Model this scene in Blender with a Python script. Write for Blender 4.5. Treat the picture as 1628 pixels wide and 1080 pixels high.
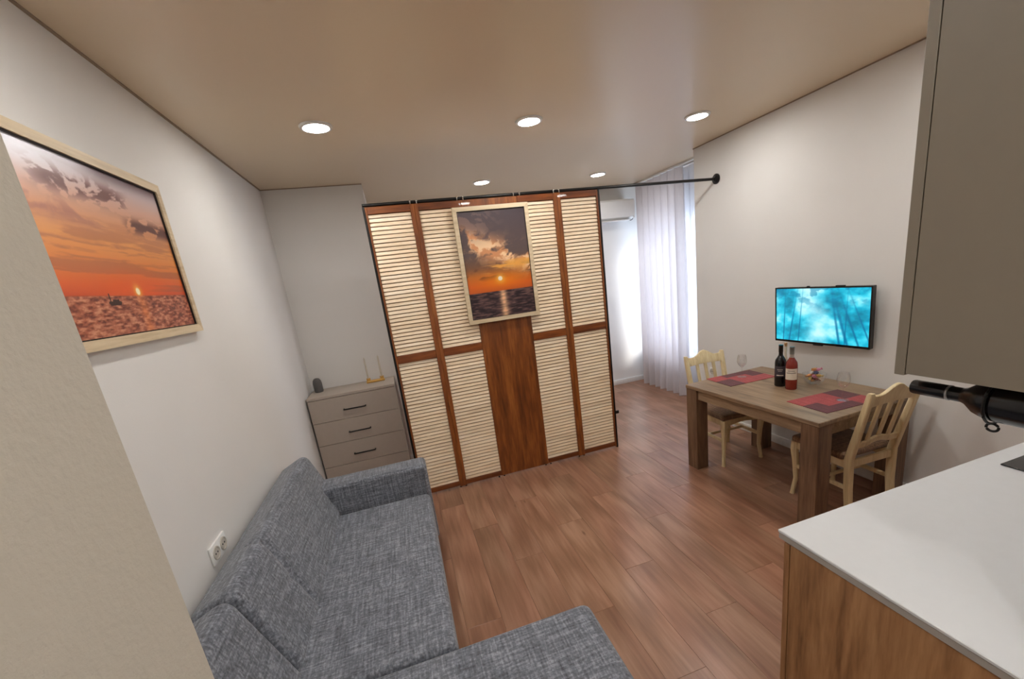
import bpy, bmesh, math, random
import numpy as np
from mathutils import Vector, Matrix
random.seed(7)
for o in list(bpy.data.objects): bpy.data.objects.remove(o, do_unlink=True)
scene = bpy.context.scene
C = scene.collection
PI = math.pi

# ------------------------------------------------------------------ camera
def cam_axes(yaw, pit, rol):
    f = Vector((math.sin(yaw)*math.cos(pit), math.cos(yaw)*math.cos(pit), math.sin(pit)))
    r0 = f.cross(Vector((0, 0, 1))).normalized(); u0 = r0.cross(f)
    r = r0*math.cos(rol)+u0*math.sin(rol); u = -r0*math.sin(rol)+u0*math.cos(rol)
    return r, u, f
cd = bpy.data.cameras.new('camera'); cam = bpy.data.objects.new('camera', cd); C.objects.link(cam)
r_, u_, f_ = cam_axes(math.radians(15.4185), math.radians(-14.243), math.radians(-7.4076))
cam.matrix_world = Matrix(((r_.x, u_.x, -f_.x, 0), (r_.y, u_.y, -f_.y, 0), (r_.z, u_.z, -f_.z, 1.75), (0, 0, 0, 1)))
cd.sensor_width = 36; cd.lens = 662.2/1628*36
cd.shift_x = -20/1628; cd.shift_y = 67.6/1628
cd.clip_start = 0.02
scene.camera = cam

# ------------------------------------------------------------------ world, sun, exposure
w = bpy.data.worlds.new('sky'); scene.world = w; w.use_nodes = True
bg = w.node_tree.nodes['Background']
bg.inputs[0].default_value = (0.66, 0.80, 1.0, 1); bg.inputs[1].default_value = 3.6
sd = bpy.data.lights.new('sun', 'SUN'); sd.energy = 2.2; sd.angle = math.radians(22); sd.color = (1, 0.95, 0.88)
sun = bpy.data.objects.new('sun', sd); C.objects.link(sun)
sun.rotation_euler = Vector((-0.78, 0.62, -0.50)).to_track_quat('-Z', 'Y').to_euler()
pd = bpy.data.lights.new('window_portal', 'AREA'); pd.shape = 'RECTANGLE'; pd.size = 1.75; pd.size_y = 1.35
pd.cycles.is_portal = True
po = bpy.data.objects.new('window_portal', pd); C.objects.link(po)
po.location = (3.80, 4.62, 1.37); po.rotation_euler = (0, PI/2, 0)
LAMP_POWER = 69.0
vs = scene.view_settings
vs.view_transform = 'Standard'; vs.look = 'None'; vs.gamma = 1; vs.use_curve_mapping = False
vs.exposure = 1.2

# ------------------------------------------------------------------ helpers
def lin(c):
    c = c/255.0
    return c/12.92 if c <= 0.04045 else ((c+0.055)/1.055)**2.4
def rgb(r, g, b): return (lin(r), lin(g), lin(b), 1)

class NT:
    def __init__(s, name):
        s.m = bpy.data.materials.new(name); s.m.use_nodes = True
        s.t = s.m.node_tree; s.b = s.t.nodes['Principled BSDF']; s.out = s.t.nodes['Material Output']
    def n(s, kind, **kw):
        nd = s.t.nodes.new(kind)
        for k, v in kw.items():
            if k.startswith('i_'):
                key = k[2:]; key = int(key) if key.isdigit() else key.replace('_', ' ')
                nd.inputs[key].default_value = v
            else: setattr(nd, k, v)
        return nd
    def l(s, a, b): s.t.links.new(a, b)
    def coords(s, scale=(1, 1, 1), rot=(0, 0, 0), rand=0.0):
        tc = s.n('ShaderNodeTexCoord'); mp = s.n('ShaderNodeMapping')
        mp.inputs['Scale'].default_value = scale; mp.inputs['Rotation'].default_value = rot
        s.l(tc.outputs['Object'], mp.inputs['Vector'])
        if rand:
            oi = s.n('ShaderNodeObjectInfo'); mu = s.n('ShaderNodeMath', operation='MULTIPLY', i_1=rand)
            s.l(oi.outputs['Random'], mu.inputs[0]); s.l(mu.outputs[0], mp.inputs['Location'])
        return mp.outputs['Vector']
    def noise(s, vec, scale, detail=4, rough=0.55):
        nd = s.n('ShaderNodeTexNoise'); nd.inputs['Scale'].default_value = scale
        nd.inputs['Detail'].default_value = detail; nd.inputs['Roughness'].default_value = rough
        s.l(vec, nd.inputs['Vector']); return nd.outputs['Fac']
    def ramp(s, fac, stops):
        r = s.n('ShaderNodeValToRGB'); e = r.color_ramp.elements
        while len(e) < len(stops): e.new(0.5)
        for el, (p, c) in zip(e, stops): el.position = p; el.color = c
        s.l(fac, r.inputs[0]); return r.outputs[0]
    def bump(s, h, strength=0.2, dist=0.002):
        b = s.n('ShaderNodeBump'); b.inputs['Strength'].default_value = strength; b.inputs['Distance'].default_value = dist
        s.l(h, b.inputs['Height']); s.l(b.outputs[0], s.b.inputs['Normal'])
    def hsv(s, col, spread_v=0.2, spread_h=0.0):
        oi = s.n('ShaderNodeObjectInfo'); mr = s.n('ShaderNodeMapRange')
        mr.inputs['To Min'].default_value = 1-spread_v; mr.inputs['To Max'].default_value = 1+spread_v
        s.l(oi.outputs['Random'], mr.inputs['Value'])
        h = s.n('ShaderNodeHueSaturation'); s.l(mr.outputs[0], h.inputs['Value']); s.l(col, h.inputs['Color'])
        return h.outputs[0]
    def set(s, **kw):
        for k, v in kw.items(): s.b.inputs[k.replace('_', ' ')].default_value = v

def plain(name, col, rough=0.5, metal=0.0, var=0.06, scale=30, bump=0.0, **kw):
    t = NT(name); v = t.coords()
    f = t.noise(v, scale)
    a = tuple(c*(1-var) for c in col[:3])+(1,); b = tuple(min(1, c*(1+var)) for c in col[:3])+(1,)
    t.l(t.ramp(f, [(0.3, a), (0.7, b)]), t.b.inputs['Base Color'])
    t.set(Roughness=rough, Metallic=metal, **kw)
    if bump: t.bump(f, bump)
    return t.m

def wood(name, dark, mid, light, along='x', scale=1.0, rough=0.4, rand=40.0, spread=0.12, coat=0.0, stretch=14, bump=0.06):
    t = NT(name)
    k = {'x': (1, stretch, stretch), 'y': (stretch, 1, stretch), 'z': (stretch, stretch, 1)}[along]
    v = t.coords(scale=tuple(q*scale for q in k), rand=rand)
    f1 = t.noise(v, 1.6, 6, 0.62)
    v2 = t.coords(scale=tuple(q*scale*5 for q in k), rand=rand)
    f2 = t.noise(v2, 1.2, 3)
    mx = t.n('ShaderNodeMix', data_type='FLOAT'); mx.inputs[0].default_value = 0.35
    t.l(f1, mx.inputs[2]); t.l(f2, mx.inputs[3])
    col = t.ramp(mx.outputs[0], [(0.33, dark), (0.5, mid), (0.68, light)])
    t.l(t.hsv(col, spread), t.b.inputs['Base Color'])
    t.set(Roughness=rough); t.b.inputs['Coat Weight'].default_value = coat
    if bump: t.bump(mx.outputs[0], bump, 0.002)
    return t.m

def wallmat(name, col, rough=0.85, bump=0.25, scale=160):
    t = NT(name); v = t.coords()
    f = t.noise(v, scale, 5, 0.6); g = t.noise(v, 1.3, 3)
    a = tuple(c*0.965 for c in col[:3])+(1,)
    t.l(t.ramp(g, [(0.3, a), (0.7, col)]), t.b.inputs['Base Color'])
    t.set(Roughness=rough); t.bump(f, bump, 0.0015)
    return t.m

def glassy(name, col=(1, 1, 1, 1), rough=0.02, alpha=0.12):
    t = NT(name)
    tr = t.n('ShaderNodeBsdfTransparent'); tr.inputs[0].default_value = col
    gl = t.n('ShaderNodeBsdfGlossy'); gl.inputs['Roughness'].default_value = rough
    fr = t.n('ShaderNodeLayerWeight'); fr.inputs[0].default_value = 0.25
    mp = t.n('ShaderNodeMapRange'); mp.inputs['To Min'].default_value = alpha*0.4; mp.inputs['To Max'].default_value = 0.55
    t.l(fr.outputs['Facing'], mp.inputs['Value'])
    mx = t.n('ShaderNodeMixShader'); t.l(mp.outputs[0], mx.inputs[0]); t.l(tr.outputs[0], mx.inputs[1]); t.l(gl.outputs[0], mx.inputs[2])
    t.l(mx.outputs[0], t.out.inputs['Surface'])
    return t.m

def vcol(name, emit=0.0, rough=0.4):
    t = NT(name); a = t.n('ShaderNodeVertexColor'); a.layer_name = 'print'
    if emit:
        t.set(Roughness=0.2); t.b.inputs['Base Color'].default_value = (0.01, 0.01, 0.01, 1)
        t.l(a.outputs[0], t.b.inputs['Emission Color']); t.b.inputs['Emission Strength'].default_value = emit
    else:
        t.l(a.outputs[0], t.b.inputs['Base Color']); t.set(Roughness=rough)
    return t.m

def fabric(name, dark, mid, light):
    t = NT(name)
    fs = []
    for k in ((8, 110, 110), (110, 8, 110), (110, 110, 8)):
        fs.append(t.noise(t.coords(scale=k), 1.0, 3, 0.6))
    a = t.n('ShaderNodeMath', operation='ADD'); t.l(fs[0], a.inputs[0]); t.l(fs[1], a.inputs[1])
    b = t.n('ShaderNodeMath', operation='ADD'); t.l(a.outputs[0], b.inputs[0]); t.l(fs[2], b.inputs[1])
    d = t.n('ShaderNodeMath', operation='DIVIDE', i_1=3.0); t.l(b.outputs[0], d.inputs[0])
    t.l(t.ramp(d.outputs[0], [(0.36, dark), (0.5, mid), (0.63, light)]), t.b.inputs['Base Color'])
    t.set(Roughness=0.95); t.b.inputs['Sheen Weight'].default_value = 0.2
    t.bump(d.outputs[0], 0.35, 0.003)
    return t.m

# meshes
def link(name, me, mat=None, parent=None, loc=(0, 0, 0), rot=(0, 0, 0)):
    o = bpy.data.objects.new(name, me); C.objects.link(o)
    o.location = loc; o.rotation_euler = rot
    if mat is not None and len(me.materials) == 0: me.materials.append(mat)
    if parent is not None: o.parent = parent
    return o
def tag(o, label, cat, group=None):
    o['label'] = label; o['category'] = cat
    if group: o['group'] = group
    return o
def thing(name, label, cat, loc=(0, 0, 0), rotz=0, group=None):
    o = bpy.data.objects.new(name, None); C.objects.link(o); o.empty_display_size = 0.1
    o.location = loc; o.rotation_euler = (0, 0, rotz)
    return tag(o, label, cat, group)
def boxmesh(name, sx, sy, sz, bev=0.0, seg=2):
    bm = bmesh.new(); bmesh.ops.create_cube(bm, size=1)
    bmesh.ops.scale(bm, vec=(sx, sy, sz), verts=bm.verts)
    if bev: bmesh.ops.bevel(bm, geom=list(bm.edges), offset=bev, segments=seg, affect='EDGES', profile=0.5)
    me = bpy.data.meshes.new(name); bm.to_mesh(me); bm.free()
    return me
def box(name, x, y, z, mat, parent=None, bev=0.0, seg=2):
    me = boxmesh(name, x[1]-x[0], y[1]-y[0], z[1]-z[0], bev, seg)
    o = link(name, me, mat, parent, ((x[0]+x[1])/2, (y[0]+y[1])/2, (z[0]+z[1])/2))
    if bev and seg > 1: smooth(o)
    return o
def smooth(o, angle=40):
    me = o.data
    for p in me.polygons: p.use_smooth = True
    try: me.set_sharp_from_angle(angle=math.radians(angle))
    except Exception: pass
    return o
def pyd(name, v, f, mat, parent=None, sm=True, loc=(0, 0, 0), rot=(0, 0, 0), angle=40):
    me = bpy.data.meshes.new(name); me.from_pydata([tuple(p) for p in v], [], f); me.validate(); me.update()
    bm = bmesh.new(); bm.from_mesh(me); bmesh.ops.recalc_face_normals(bm, faces=bm.faces); bm.to_mesh(me); bm.free()
    o = link(name, me, mat, parent, loc, rot)
    if sm: smooth(o, angle)
    return o
def rings(rs, closed_ends=True):
    n = len(rs[0]); v = []; f = []
    for r in rs: v += list(r)
    for i in range(len(rs)-1):
        for j in range(n):
            k = (j+1) % n
            f.append((i*n+j, i*n+k, (i+1)*n+k, (i+1)*n+j))
    if closed_ends:
        f.append(tuple(range(n))[::-1]); f.append(tuple((len(rs)-1)*n+j for j in range(n)))
    return v, f
def lathe(name, prof, mat, parent=None, n=28, loc=(0, 0, 0), rot=(0, 0, 0), closed=True, angle=40):
    rs = [[(max(r, 1e-5)*math.cos(2*PI*j/n), max(r, 1e-5)*math.sin(2*PI*j/n), z) for j in range(n)] for r, z in prof]
    v, f = rings(rs, closed); return pyd(name, v, f, mat, parent, True, loc, rot, angle)
def tube(name, pts, r, mat, parent=None, n=12, loc=(0, 0, 0)):
    pts = [Vector(p) for p in pts]; rs = []
    for i, p in enumerate(pts):
        d = (pts[min(i+1, len(pts)-1)]-pts[max(i-1, 0)]).normalized()
        ref = Vector((0, 0, 1)) if abs(d.z) < 0.9 else Vector((0, 1, 0))
        a = d.cross(ref).normalized(); b = d.cross(a)
        rs.append([p+a*(r*math.cos(2*PI*j/n))+b*(r*math.sin(2*PI*j/n)) for j in range(n)])
    v, f = rings(rs); return pyd(name, v, f, mat, parent, True, loc)
def column(name, secs, mat, parent=None, bev=0.15):
    """lofted post: secs of (x, y, z, wx, wy), chamfered corners"""
    rs = []
    for x, y, z, wx, wy in secs:
        a, b = wx/2, wy/2; c = min(a, b)*bev*2
        rs.append([(x-a+c, y-b, z), (x+a-c, y-b, z), (x+a, y-b+c, z), (x+a, y+b-c, z), (x+a-c, y+b, z), (x-a+c, y+b, z), (x-a, y+b-c, z), (x-a, y-b+c, z)])
    v, f = rings(rs); return pyd(name, v, f, mat, parent, True)
def ribbon(name, xs, zb, zt, yf, th, mat, parent=None):
    """solid strip along x with varying bottom and top; yf(z) gives the lean"""
    rs = []
    for x in xs:
        a, b = zb(x), zt(x); e = 0.004
        rs.append([(x, yf(a)-th/2, a), (x, yf(a)+th/2, a), (x, yf(b)+th/2, b-e), (x, yf(b)+th/2-e, b), (x, yf(b)-th/2+e, b), (x, yf(b)-th/2, b-e)])
    v, f = rings(rs); return pyd(name, v, f, mat, parent, True)
def round_poly(pts, r, n=5, dens=0.04):
    out = []; m = len(pts)
    for i in range(m):
        p0, p1, p2 = Vector(pts[i-1]), Vector(pts[i]), Vector(pts[(i+1) % m])
        ri = r[i] if isinstance(r, (list, tuple)) else r
        a = (p0-p1).normalized(); b = (p2-p1).normalized()
        ang = a.angle(b); t = ri/math.tan(ang/2)
        s = p1+a*t; e = p1+b*t
        for k in range(n+1):
            q = k/n; out.append(s*(1-q)**2+p1*2*q*(1-q)+e*q*q)
    res = []
    for i in range(len(out)):
        p, q = out[i], out[(i+1) % len(out)]; res.append(p)
        L = (q-p).length; k = int(L/dens)
        for j in range(1, k+1): res.append(p+(q-p)*(j/(k+1)))
    return res
def cushion(name, prof, y0, y1, r, mat, parent=None, off=None, step=0.03):
    """closed profile in XZ lofted along Y with rounded ends; off(p, y) pushes the surface along its normal"""
    m = len(prof); nm = []
    for i in range(m):
        d = (prof[(i+1) % m]-prof[i-1]).normalized(); nm.append(Vector((d.y, -d.x)))
    area = sum(prof[i].x*prof[(i+1) % m].y-prof[(i+1) % m].x*prof[i].y for i in range(m))
    if area < 0: nm = [-q for q in nm]
    ys = []
    for k in range(6): ys.append((y0+r*(1-math.cos(PI/2*k/5)), r*(1-math.sin(PI/2*k/5))))
    k = max(1, int((y1-y0-2*r)/step))
    for j in range(1, k): ys.append((y0+r+(y1-y0-2*r)*j/k, 0))
    for k in range(5, -1, -1): ys.append((y1-r*(1-math.cos(PI/2*k/5)), r*(1-math.sin(PI/2*k/5))))
    rs = []
    for y, ins in ys:
        rs.append([(p.x-q.x*(ins-(off(p, y) if off else 0)), y, p.y-q.y*(ins-(off(p, y) if off else 0))) for p, q in zip(prof, nm)])
    v, f = rings(rs); return pyd(name, v, f, mat, parent, True, angle=60)
def copy_tree(o, parent=None):
    c = o.copy(); C.objects.link(c); c.parent = parent
    for ch in list(o.children): copy_tree(ch, c)
    return c

# numpy noise for flat prints
def vnoise(u, v, seed):
    rng = np.random.RandomState(seed); T = rng.rand(256, 256)
    iu = np.floor(u).astype(int); iv = np.floor(v).astype(int); fu = u-iu; fv = v-iv
    fu = fu*fu*(3-2*fu); fv = fv*fv*(3-2*fv)
    g = lambda a, b: T[a % 256, b % 256]
    return (g(iu, iv)*(1-fu)+g(iu+1, iv)*fu)*(1-fv)+(g(iu, iv+1)*(1-fu)+g(iu+1, iv+1)*fu)*fv
def fbm(u, v, seed, o=5):
    s = 0; a = 0.5
    for i in range(o): s = s+a*vnoise(u*2**i, v*2**i, seed+i); a *= 0.5
    return s/(1-0.5**o)
def stops(t, st):
    ps = [s[0] for s in st]
    return np.stack([np.interp(t, ps, [s[1][k] for s in st]) for k in range(3)], -1)
def sstep(a, b, x):
    t = np.clip((x-a)/(b-a), 0, 1); return t*t*(3-2*t)
def mixc(c, d, m): return c*(1-m[..., None])+np.array(d, float)*m[..., None]
def print_panel(name, w_, h_, nu, nv, fn, mat, parent, loc, rot):
    """flat print of w_ x h_ in local XZ, one colour per vertex, standing on a thin board"""
    U, V = np.meshgrid(np.linspace(0, 1, nu), np.linspace(0, 1, nv))
    col = np.clip(fn(U, V), 0, 255)/255.0
    L = np.where(col <= 0.04045, col/12.92, ((col+0.055)/1.055)**2.4).reshape(-1, 3)
    verts = np.stack([(U-0.5)*w_, 0*U, (V-0.5)*h_], -1).reshape(-1, 3)
    i = np.arange((nv-1)*(nu-1)); a = (i//(nu-1))*nu+i % (nu-1)
    faces = np.stack([a, a+1, a+nu+1, a+nu], -1)
    vs_ = [tuple(p) for p in verts.tolist()]; fs_ = [tuple(q) for q in faces.tolist()]
    n = len(vs_); t = 0.004                                   # backing board
    vs_ += [(-w_/2, t, -h_/2), (w_/2, t, -h_/2), (w_/2, t, h_/2), (-w_/2, t, h_/2)]
    fs_.append((n+3, n+2, n+1, n))
    me = bpy.data.meshes.new(name); me.from_pydata(vs_, [], fs_)
    ca = me.color_attributes.new('print', 'FLOAT_COLOR', 'POINT')
    data = np.ones((n+4, 4), dtype=np.float32); data[:n, :3] = L
    ca.data.foreach_set('color', data.ravel()); me.update()
    return link(name, me, mat, parent, loc, rot)

# ------------------------------------------------------------------ materials
M = {}
M['wall'] = wallmat('wall_paint', rgb(231, 229, 226))
M['entry'] = wallmat('entry_wallpaper', rgb(205, 198, 184), bump=0.9, scale=75)
t = NT('stretch_ceiling'); t.b.inputs['Base Color'].default_value = rgb(226, 208, 180); t.set(Roughness=0.32)
t.b.inputs['Specular IOR Level'].default_value = 0.5; t.bump(t.noise(t.coords(), 2.0, 2), 0.03, 0.004); M['ceiling'] = t.m
M['white_trim'] = plain('white_trim', rgb(232, 230, 226), 0.5)
M['joint'] = plain('ceiling_joint', rgb(158, 140, 120), 0.7)  # brown of the painted shadow line along the ceiling edge
M['floor_base'] = plain('floor_base', rgb(86, 58, 44), 0.8)
t = NT('laminate')
v1 = t.coords(scale=(6, 0.6, 6), rand=70); f1 = t.noise(v1, 1.3, 5, 0.62)
v2 = t.coords(scale=(40, 2.2, 40), rand=70); f2 = t.noise(v2, 1.2, 4)
wv = t.n('ShaderNodeTexWave', wave_type='RINGS', rings_direction='X'); t.l(t.coords(scale=(9, 0.55, 9), rand=50), wv.inputs['Vector'])
wv.inputs['Scale'].default_value = 1.6; wv.inputs['Distortion'].default_value = 5.0; wv.inputs['Detail'].default_value = 3; wv.inputs['Detail Scale'].default_value = 1.2
m1 = t.n('ShaderNodeMix', data_type='FLOAT'); m1.inputs[0].default_value = 0.35; t.l(f1, m1.inputs[2]); t.l(f2, m1.inputs[3])
m2 = t.n('ShaderNodeMix', data_type='FLOAT'); m2.inputs[0].default_value = 0.12; t.l(m1.outputs[0], m2.inputs[2]); t.l(wv.outputs['Fac'], m2.inputs[3])
c1 = t.ramp(m2.outputs[0], [(0.34, rgb(128, 88, 67)), (0.5, rgb(152, 109, 86)), (0.66, rgb(172, 128, 104))])
c2 = t.ramp(m2.outputs[0], [(0.34, rgb(124, 89, 67)), (0.5, rgb(148, 110, 86)), (0.66, rgb(170, 132, 108))])
fx = t.noise(t.coords(scale=(4, 0.5, 4), rand=33), 1.0, 2); mc = t.n('ShaderNodeMix', data_type='RGBA')
t.l(t.ramp(fx, [(0.4, (0, 0, 0, 1)), (0.6, (1, 1, 1, 1))]), mc.inputs[0]); t.l(c1, mc.inputs[6]); t.l(c2, mc.inputs[7])
kn = t.n('ShaderNodeTexVoronoi'); t.l(t.coords(scale=(5, 1.6, 5), rand=90), kn.inputs['Vector']); kn.inputs['Scale'].default_value = 1.0
mk = t.n('ShaderNodeMix', data_type='RGBA', blend_type='MULTIPLY'); mk.inputs[0].default_value = 1.0
t.l(mc.outputs[2], mk.inputs[6]); t.l(t.ramp(kn.outputs['Distance'], [(0.015, (0.45, 0.38, 0.33, 1)), (0.06, (1, 1, 1, 1))]), mk.inputs[7])
t.l(t.hsv(mk.outputs[2], 0.10), t.b.inputs['Base Color']); t.set(Roughness=0.30); t.bump(m2.outputs[0], 0.03, 0.002); M['plank'] = t.m
M['sofa'] = fabric('sofa_weave', rgb(66, 69, 76), rgb(110, 114, 123), rgb(156, 161, 171))
M['dark_foot'] = plain('dark_foot', rgb(30, 28, 27), 0.5)
M['slat'] = wood('pale_slat', rgb(226, 198, 162), rgb(246, 224, 192), rgb(252, 236, 212), 'x', 1.0, 0.5, 60, 0.06, bump=0)
M['louvre_gap_shade'] = plain('louvre_gap_shade', rgb(134, 92, 60), 0.7)  # brown standing in for the shade between the slats
M['brown'] = wood('brown_varnish', rgb(84, 40, 14), rgb(132, 72, 28), rgb(172, 104, 46), 'z', 1.0, 0.38, 40, 0.08, 0.15, 9)
M['brown_x'] = wood('brown_varnish_rail', rgb(72, 32, 10), rgb(118, 60, 22), rgb(160, 92, 38), 'x', 1.0, 0.38, 40, 0.08, 0.15, 9)
M['black'] = plain('black_metal', rgb(24, 22, 22), 0.4, 0.3)
M['pin'] = plain('steel_pin', rgb(200, 196, 190), 0.25, 1.0)
M['frame'] = wood('pale_frame', rgb(190, 168, 132), rgb(216, 196, 162), rgb(230, 214, 186), 'x', 1.0, 0.5, 30, 0.04)
M['frame_lip'] = plain('frame_lip', rgb(34, 26, 22), 0.6)
M['print'] = vcol('print', 0, 0.35)
M['tv_screen'] = vcol('tv_picture', 0.52)
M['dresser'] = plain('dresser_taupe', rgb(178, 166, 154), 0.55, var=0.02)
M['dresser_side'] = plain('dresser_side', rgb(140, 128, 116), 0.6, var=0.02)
M['grey_can'] = plain('charcoal_ceramic', rgb(92, 90, 88), 0.5)
M['candle_base'] = wood('candle_wood', rgb(170, 120, 50), rgb(208, 160, 78), rgb(226, 186, 110), 'x', 2)
M['candle'] = plain('candle_wax', rgb(206, 198, 182), 0.5)
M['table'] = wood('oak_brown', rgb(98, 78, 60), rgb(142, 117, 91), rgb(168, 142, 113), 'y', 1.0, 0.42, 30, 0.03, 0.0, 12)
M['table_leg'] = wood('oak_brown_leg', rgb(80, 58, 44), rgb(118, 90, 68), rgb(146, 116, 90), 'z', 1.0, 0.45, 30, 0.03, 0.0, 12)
M['cream'] = wood('cream_wood', rgb(205, 182, 136), rgb(226, 205, 160), rgb(238, 222, 184), 'z', 1.0, 0.4, 30, 0.05)
M['seat'] = fabric('seat_brown', rgb(84, 60, 42), rgb(126, 94, 68), rgb(160, 126, 94))
M['tv'] = plain('tv_black', rgb(14, 14, 16), 0.25)
M['mat_red'] = fabric('placemat_red', rgb(120, 34, 38), rgb(160, 52, 54), rgb(186, 78, 78))
M['mat_dark'] = fabric('placemat_wine', rgb(56, 18, 28), rgb(86, 28, 38), rgb(112, 42, 50))
M['glass'] = glassy('clear_glass')
M['pane'] = glassy('window_pane', alpha=0.05)
M['dark_bottle'] = plain('dark_bottle', rgb(14, 11, 13), 0.22, var=0.1)
M['rose'] = plain('rose_wine', rgb(146, 48, 36), 0.08, var=0.1)
M['rose'].node_tree.nodes['Principled BSDF'].inputs['Transmission Weight'].default_value = 0.25
M['rose_neck'] = plain('pale_glass_neck', rgb(168, 156, 146), 0.1)
M['foil_grey'] = plain('foil_grey', rgb(120, 122, 116), 0.35, 0.4)
M['label_w'] = plain('paper_label', rgb(226, 214, 196), 0.6)
M['label_d'] = plain('dark_label', rgb(64, 58, 66), 0.6)
M['label_ink'] = plain('label_ink', rgb(60, 40, 36), 0.6)
M['pale_bottle'] = plain('pale_bottle', rgb(206, 196, 176), 0.2)
M['cork'] = plain('cork', rgb(176, 136, 92), 0.8)
M['white_plastic'] = plain('white_plastic', rgb(238, 238, 236), 0.35, var=0.01)
M['socket_hole'] = plain('socket_hole', rgb(196, 190, 180), 0.5)
M['worktop'] = plain('white_worktop', rgb(214, 216, 218), 0.22, var=0.01)
M['worktop_edge'] = plain('worktop_edge', rgb(168, 162, 156), 0.4, var=0.03)
M['oak'] = wood('oak_panel', rgb(112, 76, 47), rgb(160, 116, 77), rgb(188, 144, 101), 'z', 1.2, 0.5, 30, 0.02, 0.0, 9)
M['cabinet'] = plain('taupe_cabinet', rgb(134, 124, 110), 0.45, var=0.015)
M['hob'] = plain('hob_glass', rgb(30, 31, 32), 0.12)
M['steel'] = plain('steel', rgb(170, 170, 172), 0.3, 1.0)
M['curtain'] = None
def cloth(name, col, tr):
    t = NT(name); v = t.coords(scale=(1, 1, 0.15)); f = t.noise(v, 90, 3)
    d = t.n('ShaderNodeBsdfDiffuse'); q = t.n('ShaderNodeBsdfTranslucent'); x = t.n('ShaderNodeBsdfTransparent')
    c = t.ramp(f, [(0.3, tuple(k*0.95 for k in col[:3])+(1,)), (0.7, col)])
    t.l(c, d.inputs[0]); t.l(c, q.inputs[0])
    a = t.n('ShaderNodeMixShader'); a.inputs[0].default_value = 0.30; t.l(d.outputs[0], a.inputs[1]); t.l(q.outputs[0], a.inputs[2])
    b = t.n('ShaderNodeMixShader'); b.inputs[0].default_value = tr; t.l(a.outputs[0], b.inputs[1]); t.l(x.outputs[0], b.inputs[2])
    t.l(b.outputs[0], t.out.inputs['Surface']); return t.m
M['curtain'] = cloth('cream_curtain', rgb(226, 220, 221), 0.01)
M['sheer'] = cloth('sheer_curtain', rgb(236, 238, 244), 0.18)
CANDY = [plain('candy_'+n, c, 0.3) for n, c in (('orange', rgb(206, 140, 84)), ('pink', rgb(204, 126, 150)), ('gold', rgb(206, 176, 96)), ('red', rgb(120, 40, 34)), ('white', rgb(232, 226, 220)), ('blue', rgb(80, 92, 120)))]

# ------------------------------------------------------------------ the setting
XL, XR, ZC, YB = -0.922, 3.05, 2.735, 5.42
def struct(o): o['kind'] = 'structure'; return o
def sbox(name, x, y, z, mat): return struct(box(name, x, y, z, mat))
floor = sbox('floor', (-1.05, 3.75), (-2.1, 5.55), (-0.12, -0.009), M['floor_base'])
ceil = sbox('ceiling', (-1.05, 3.75), (-2.1, 5.55), (ZC, ZC+0.12), M['ceiling'])
sbox('wall_left', (-1.05, XL), (0.60, 4.33), (0, ZC), M['wall'])
sbox('wall_entry', (-1.05, -0.346), (-2.0, 0.60), (0, ZC), M['entry'])
sbox('wall_alcove', (-1.05, -0.09), (4.33, YB), (0, ZC), M['wall'])
sbox('wall_back', (-1.05, 3.75), (YB, 5.55), (0, ZC), M['wall'])
sbox('wall_right', (XR, 3.75), (0.27, 3.785), (0, ZC), M['wall'])
sbox('wall_kitchen', (1.02, 3.75), (-2.0, 0.27), (0, ZC), M['wall'])
sbox('wall_front', (-1.05, 3.75), (-2.1, -2.0), (0, ZC), M['wall'])
# wall with the window, pieced round the opening
WY0, WY1, WZ0, WZ1 = 3.98, 5.28, 0.50, 2.25
ww = struct(box('wall_window', (3.60, 3.75), (3.785, YB), (0, WZ0), M['wall']))
for nm, yy, zz in (('wall_segment', (3.785, YB), (WZ1, ZC)), ('wall_segment', (3.785, WY0), (WZ0, WZ1)), ('wall_segment', (WY1, YB), (WZ0, WZ1))):
    o = box(nm, (3.60, 3.75), yy, zz, M['wall']); o.parent = ww; o.location = Vector(o.location)-ww.location
wn = bpy.data.objects.new('window_1', None); C.objects.link(wn); wn['kind'] = 'structure'
FW = 0.06
box('window_frame', (3.66, 3.72), (WY0, WY1), (WZ1-FW, WZ1), M['white_plastic'], wn)
box('window_frame', (3.66, 3.72), (WY0, WY1), (WZ0, WZ0+FW), M['white_plastic'], wn)
for yy in (WY0, WY1-FW): box('window_frame', (3.66, 3.72), (yy, yy+FW), (WZ0+FW, WZ1-FW), M['white_plastic'], wn)
box('mullion', (3.66, 3.72), (4.60, 4.66), (WZ0+FW, WZ1-FW), M['white_plastic'], wn)
box('pane', (3.686, 3.694), (WY0+FW, 4.60), (WZ0+FW, WZ1-FW), M['pane'], wn)
box('pane', (3.686, 3.694), (4.66, WY1-FW), (WZ0+FW, WZ1-FW), M['pane'], wn)
box('window_sill', (3.48, 3.66), (WY0-0.04, WY1+0.04), (WZ0-0.03, WZ0), M['white_plastic'], wn, 0.004)
# skirting, and brown strips painting the shadow line under the stretch ceiling
def skirting(name, x, y): return struct(box(name, x, y, (0, 0.075), M['white_trim'], None, 0.004))
skirting('baseboard_back', (-0.09, 3.58), (YB-0.016, YB))
skirting('baseboard_right', (XR-0.016, XR), (0.90, 3.785))
skirting('baseboard_left', (XL, XL+0.012), (2.90, 4.33))
skirting('baseboard_alcove', (XL+0.012, -0.09), (4.316, 4.33))
for i, (x, y) in enumerate((((XL, XL+0.010), (0.60, 4.33)), ((XR-0.010, XR), (0.62, 3.785)), ((XL+0.010, -0.09), (4.322, 4.33)))):
    struct(box('shadow_trim_%d' % (i+1), x, y, (ZC-0.006, ZC), M['joint']))
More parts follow.
